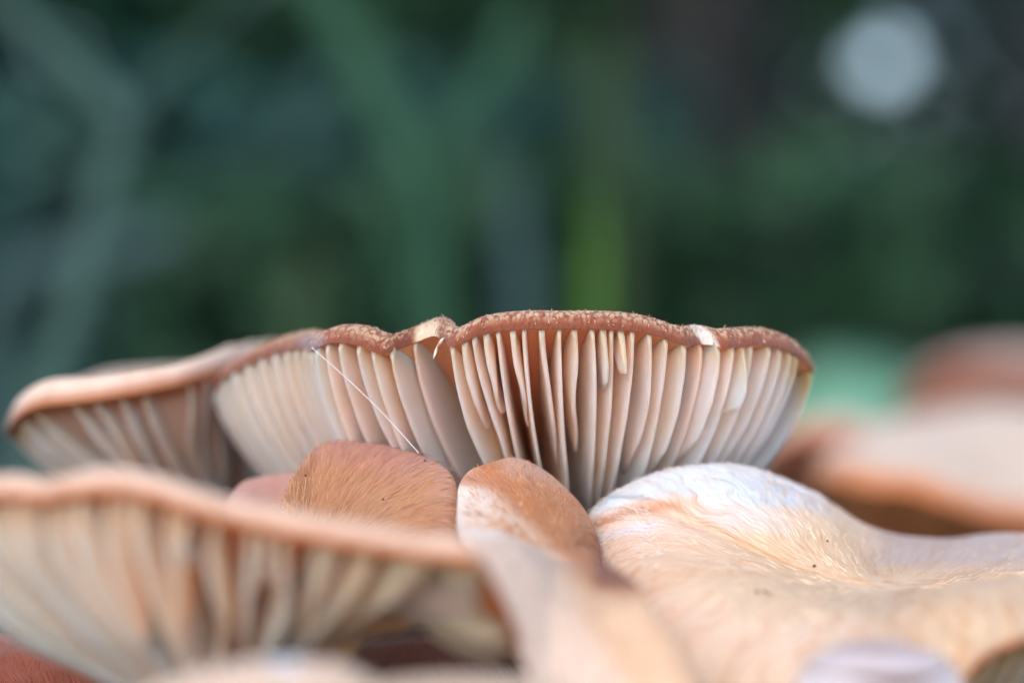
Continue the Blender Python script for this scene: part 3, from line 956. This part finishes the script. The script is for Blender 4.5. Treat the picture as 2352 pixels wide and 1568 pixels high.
def k2_top(U, V, s, th, p):
    return np.tile(srgb(224, 196, 168), (len(U), 1))
dome('flat pale cap just below the dark hollow', (1010, 17.4), 1560, 1.5, .9, .5, k2_top, seed=4)
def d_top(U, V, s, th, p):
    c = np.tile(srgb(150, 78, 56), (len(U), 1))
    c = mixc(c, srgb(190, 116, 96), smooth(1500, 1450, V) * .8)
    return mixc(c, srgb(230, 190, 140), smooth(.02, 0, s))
def n_shade_top(U, V, s, th, p):
    return np.tile(srgb(74, 36, 24), (len(U), 1))  # added cap, its dark colour stands in for the shade of the hollow
dome('added cap inside the hollow below the foreground gills, coloured dark as its shade', (960, 23.8), 1430, 2.0, 1.0, .9, n_shade_top, mat=M_FIB, seed=9)
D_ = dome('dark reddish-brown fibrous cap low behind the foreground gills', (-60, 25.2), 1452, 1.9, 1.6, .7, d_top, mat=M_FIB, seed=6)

# ------------------------------------------------------------------ blurred cluster on the right
def j_top(c1, c2, s_edge=.03):
    def fn(U, V, s, th, p):
        c = np.tile(srgb(*c1), (len(U), 1))
        return mixc(c, srgb(*c2), smooth(s_edge, 0, s))
    return fn
JB = [(0, 0), (.02, .12), (.06, .24), (.15, .34), (.4, .3), (1, .1)]
J1_RIM = [(1728, 1085, 42.7), (1775, 1035, 42.0), (1835, 1012, 41.7), (1925, 1006, 41.7), (1990, 1030, 42.2), (2050, 1060, 43.9), (2040, 1010, 47.6), (1950, 985, 48.8), (1830, 1000, 47.6), (1750, 1050, 45.1)]
mushroom('mushroom', 'blurred pinkish-brown cap beside the right end of the scaly cap', J1_RIM, (1900, 1000, 44.9), (1900, 1180, 45.1),
         JB, [(0, 0), (1, 0)], j_top((230, 190, 166), (196, 130, 104), .12), const(srgb(222, 164, 138)), M_SOFT, n=160, group='blurred caps of the farther cluster')
J2_RIM = [(1868, 1105, 39.3), (1925, 1104, 38.3), (2003, 1128, 37.8), (2090, 1132, 37.8), (2160, 1156, 37.6), (2228, 1178, 37.8), (2312, 1200, 38.1), (2450, 1215, 39.0), (2600, 1150, 42.1), (2600, 1040, 46.4), (2400, 985, 48.2), (2150, 985, 47.6), (1980, 1010, 45.1), (1900, 1060, 42.1)]
mushroom('mushroom', 'blurred broad whitish cap with a brown edge behind the broad cream cap', J2_RIM, (2200, 1010, 43.3), (2070, 1400, 42.5),
         JB, [(0, 0), (1, 0)], j_top((238, 212, 190), (210, 126, 72), .15), const(srgb(232, 156, 106)), M_SOFT, n=200, group='blurred caps of the farther cluster')
J3_RIM = [(2050, 955, 57.3), (2085, 900, 55.5), (2150, 868, 54.9), (2240, 860, 54.9), (2350, 870, 54.9), (2500, 900, 56.1), (2600, 930, 59.8), (2500, 860, 64.7), (2300, 840, 65.9), (2130, 870, 63.4)]
mushroom('mushroom', 'most blurred pinkish cap, farthest back on the right', J3_RIM, (2330, 800, 59.8), (2300, 1080, 59.8),
         [(0, 0), (.02, .16), (.06, .3), (.15, .4), (.4, .3), (1, .05)], [(0, 0), (1, 0)], j_top((226, 188, 174), (132, 82, 62), .16), const(srgb(170, 118, 96)), M_SOFT, n=160, group='blurred caps of the farther cluster')
J4_RIM = [(2030, 1030, 53.7), (2120, 990, 51.2), (2250, 985, 50.0), (2400, 1000, 50.0), (2560, 1010, 52.5), (2500, 960, 58.6), (2300, 940, 59.8), (2120, 960, 58.6)]
mushroom('mushroom', 'blurred white cap wedged between the broad whitish cap and the farthest one', J4_RIM, (2280, 930, 54.9), (2280, 1150, 54.9),
         [(0, 0), (.02, .1), (.06, .2), (.15, .3), (.4, .25), (1, .05)], [(0, 0), (1, 0)], j_top((238, 218, 200), (214, 176, 146), .05), const(srgb(150, 110, 84)), M_SOFT, n=160, group='blurred caps of the farther cluster')

# ------------------------------------------------------------------ fuzz on the scaly margin, thread, fibres, crumbs
strands(A, lambda u, v, s, p: p[1] < 26.5 and s < .16, 2200, .045, .007,
        lambda r: srgb(*((236, 206, 176) if r.random() < .45 else (124, 66, 52))) * (.8 + .4 * r.random()), lift=.5, seed=21, jitter=.6)

strands(A, lambda u, v, s, p: p[1] < 25.6 and .03 < s < .2 and 800 < u < 1010, 60, .11, .006,
        lambda r: srgb(96, 62, 52) * (.8 + .4 * r.random()), lift=.9, seed=23, jitter=.8)
strands(A, lambda u, v, s, p: p[1] < 25.6 and .03 < s < .2 and u > 1010, 60, .08, .005,
        lambda r: srgb(130, 84, 66) * (.8 + .4 * r.random()), lift=.9, seed=24, jitter=.8)

strands(Hm, lambda u, v, s, p: 1340 < u < 1900 and s < .2 and p[1] > 23.4, 1500, .06, .006, lambda r: srgb(236, 236, 240) * (.85 + .15 * r.random()), lift=.5, seed=31, jitter=.6)

def hair(name, label, cat, pts, r, c, parent=None, base=None):
    n, m = 24, 6
    path = spline(PA(pts), n, closed=False)
    a = np.linspace(0, 2 * np.pi, m, endpoint=False)
    V = np.vstack([path[i] + r * np.stack([np.cos(a), 0 * a, np.sin(a)], 1) if abs(path[-1][0] - path[0][0]) < .01 else
                   path[i] + r * np.stack([0.5 * np.cos(a), np.sin(a), np.cos(a)], 1) for i in range(n)])
    b = path[0] if base is None else base
    me = make_mesh(name, V, grid_faces(n, m), M_HAIR, np.tile(c, (len(V), 1)), None, b)
    o = link(name, me, parent, None if parent is not None else b)
    if parent is None:
        tag(o, label, cat)
    return o
hair('spider_thread', 'fine white spider thread stretched from the left corner of the scaly cap', 'thread',
     [(716, 798, 24.4), (770, 845, 24.35), (830, 900, 24.3), (890, 960, 24.3), (962, 1040, 24.25)], .0045, srgb(240, 240, 248))
hair('plant_fibre', 'thin curled fibre lying on the dark reddish-brown cap', 'fibre', [(-10, 1525, 23.6), (8, 1500, 23.6), (22, 1484, 23.6), (44, 1470, 23.6)], .012, srgb(150, 130, 120))
hair('rim_tooth', '', '', [(1016, 784, 24.02), (1006, 790, 23.98), (1001, 802, 23.96), (1000, 816, 23.96)], .045, srgb(246, 232, 212), parent=A.cap, base=A.base)

def crumb(u, v, mu, r, c, label):
    """a speck of soil lying where the line of sight meets the cap"""
    rows = np.array(mu.top_rows).reshape(-1, 3)
    U, V = proj(rows)
    d = np.hypot(U - u, V - v) + np.where(rows[:, 1] < mu.ctop[1] + 2, 0, 0)
    p = rows[np.argmin(d)]
    a = np.linspace(0, 2 * np.pi, 8, endpoint=False)
    V = np.vstack([p + UP * (r * (z + .4)) + r * q * np.stack([np.cos(a), np.sin(a), 0 * a], 1) for z, q in ((-.8, .5), (-.2, 1), (.4, .85), (.8, .35))])
    V = V + np.random.default_rng(int(u)).normal(size=V.shape) * r * .15
    o = link('soil_crumb', make_mesh('soil_crumb', V, grid_faces(4, 8) + [tuple(range(24, 32))], M_HAIR, np.tile(c, (len(V), 1)), None, p), None, p)
    tag(o, label, 'crumb', 'soil crumbs on the caps')
TRIO = 'dark soil crumb, one of three lying close together on the broad cream cap'
for u, v, r, l in [(1742, 1358, .022, TRIO), (1756, 1364, .02, TRIO), (1765, 1363, .018, TRIO), (1870, 1300, .02, 'lone soil crumb above the three others on the broad cream cap'),
                   (1900, 1240, .014, 'tiny soil speck near the far edge of the broad cream cap')]:
    crumb(u, v, Hm, r, srgb(110, 70, 50), l)
for u, v, r, l in [(928, 1022, .014, 'tiny speck on the crest of the golden-brown cap'), (880, 1148, .012, 'tiny speck halfway down the golden-brown cap'),
                   (700, 1092, .014, 'tiny speck beside the small reddish lobe on the golden-brown cap'), (975, 1060, .016, 'dark crumb near the white-sided folded cap on the golden-brown cap')]:
    crumb(u, v, Fm, r, srgb(90, 60, 50), l)
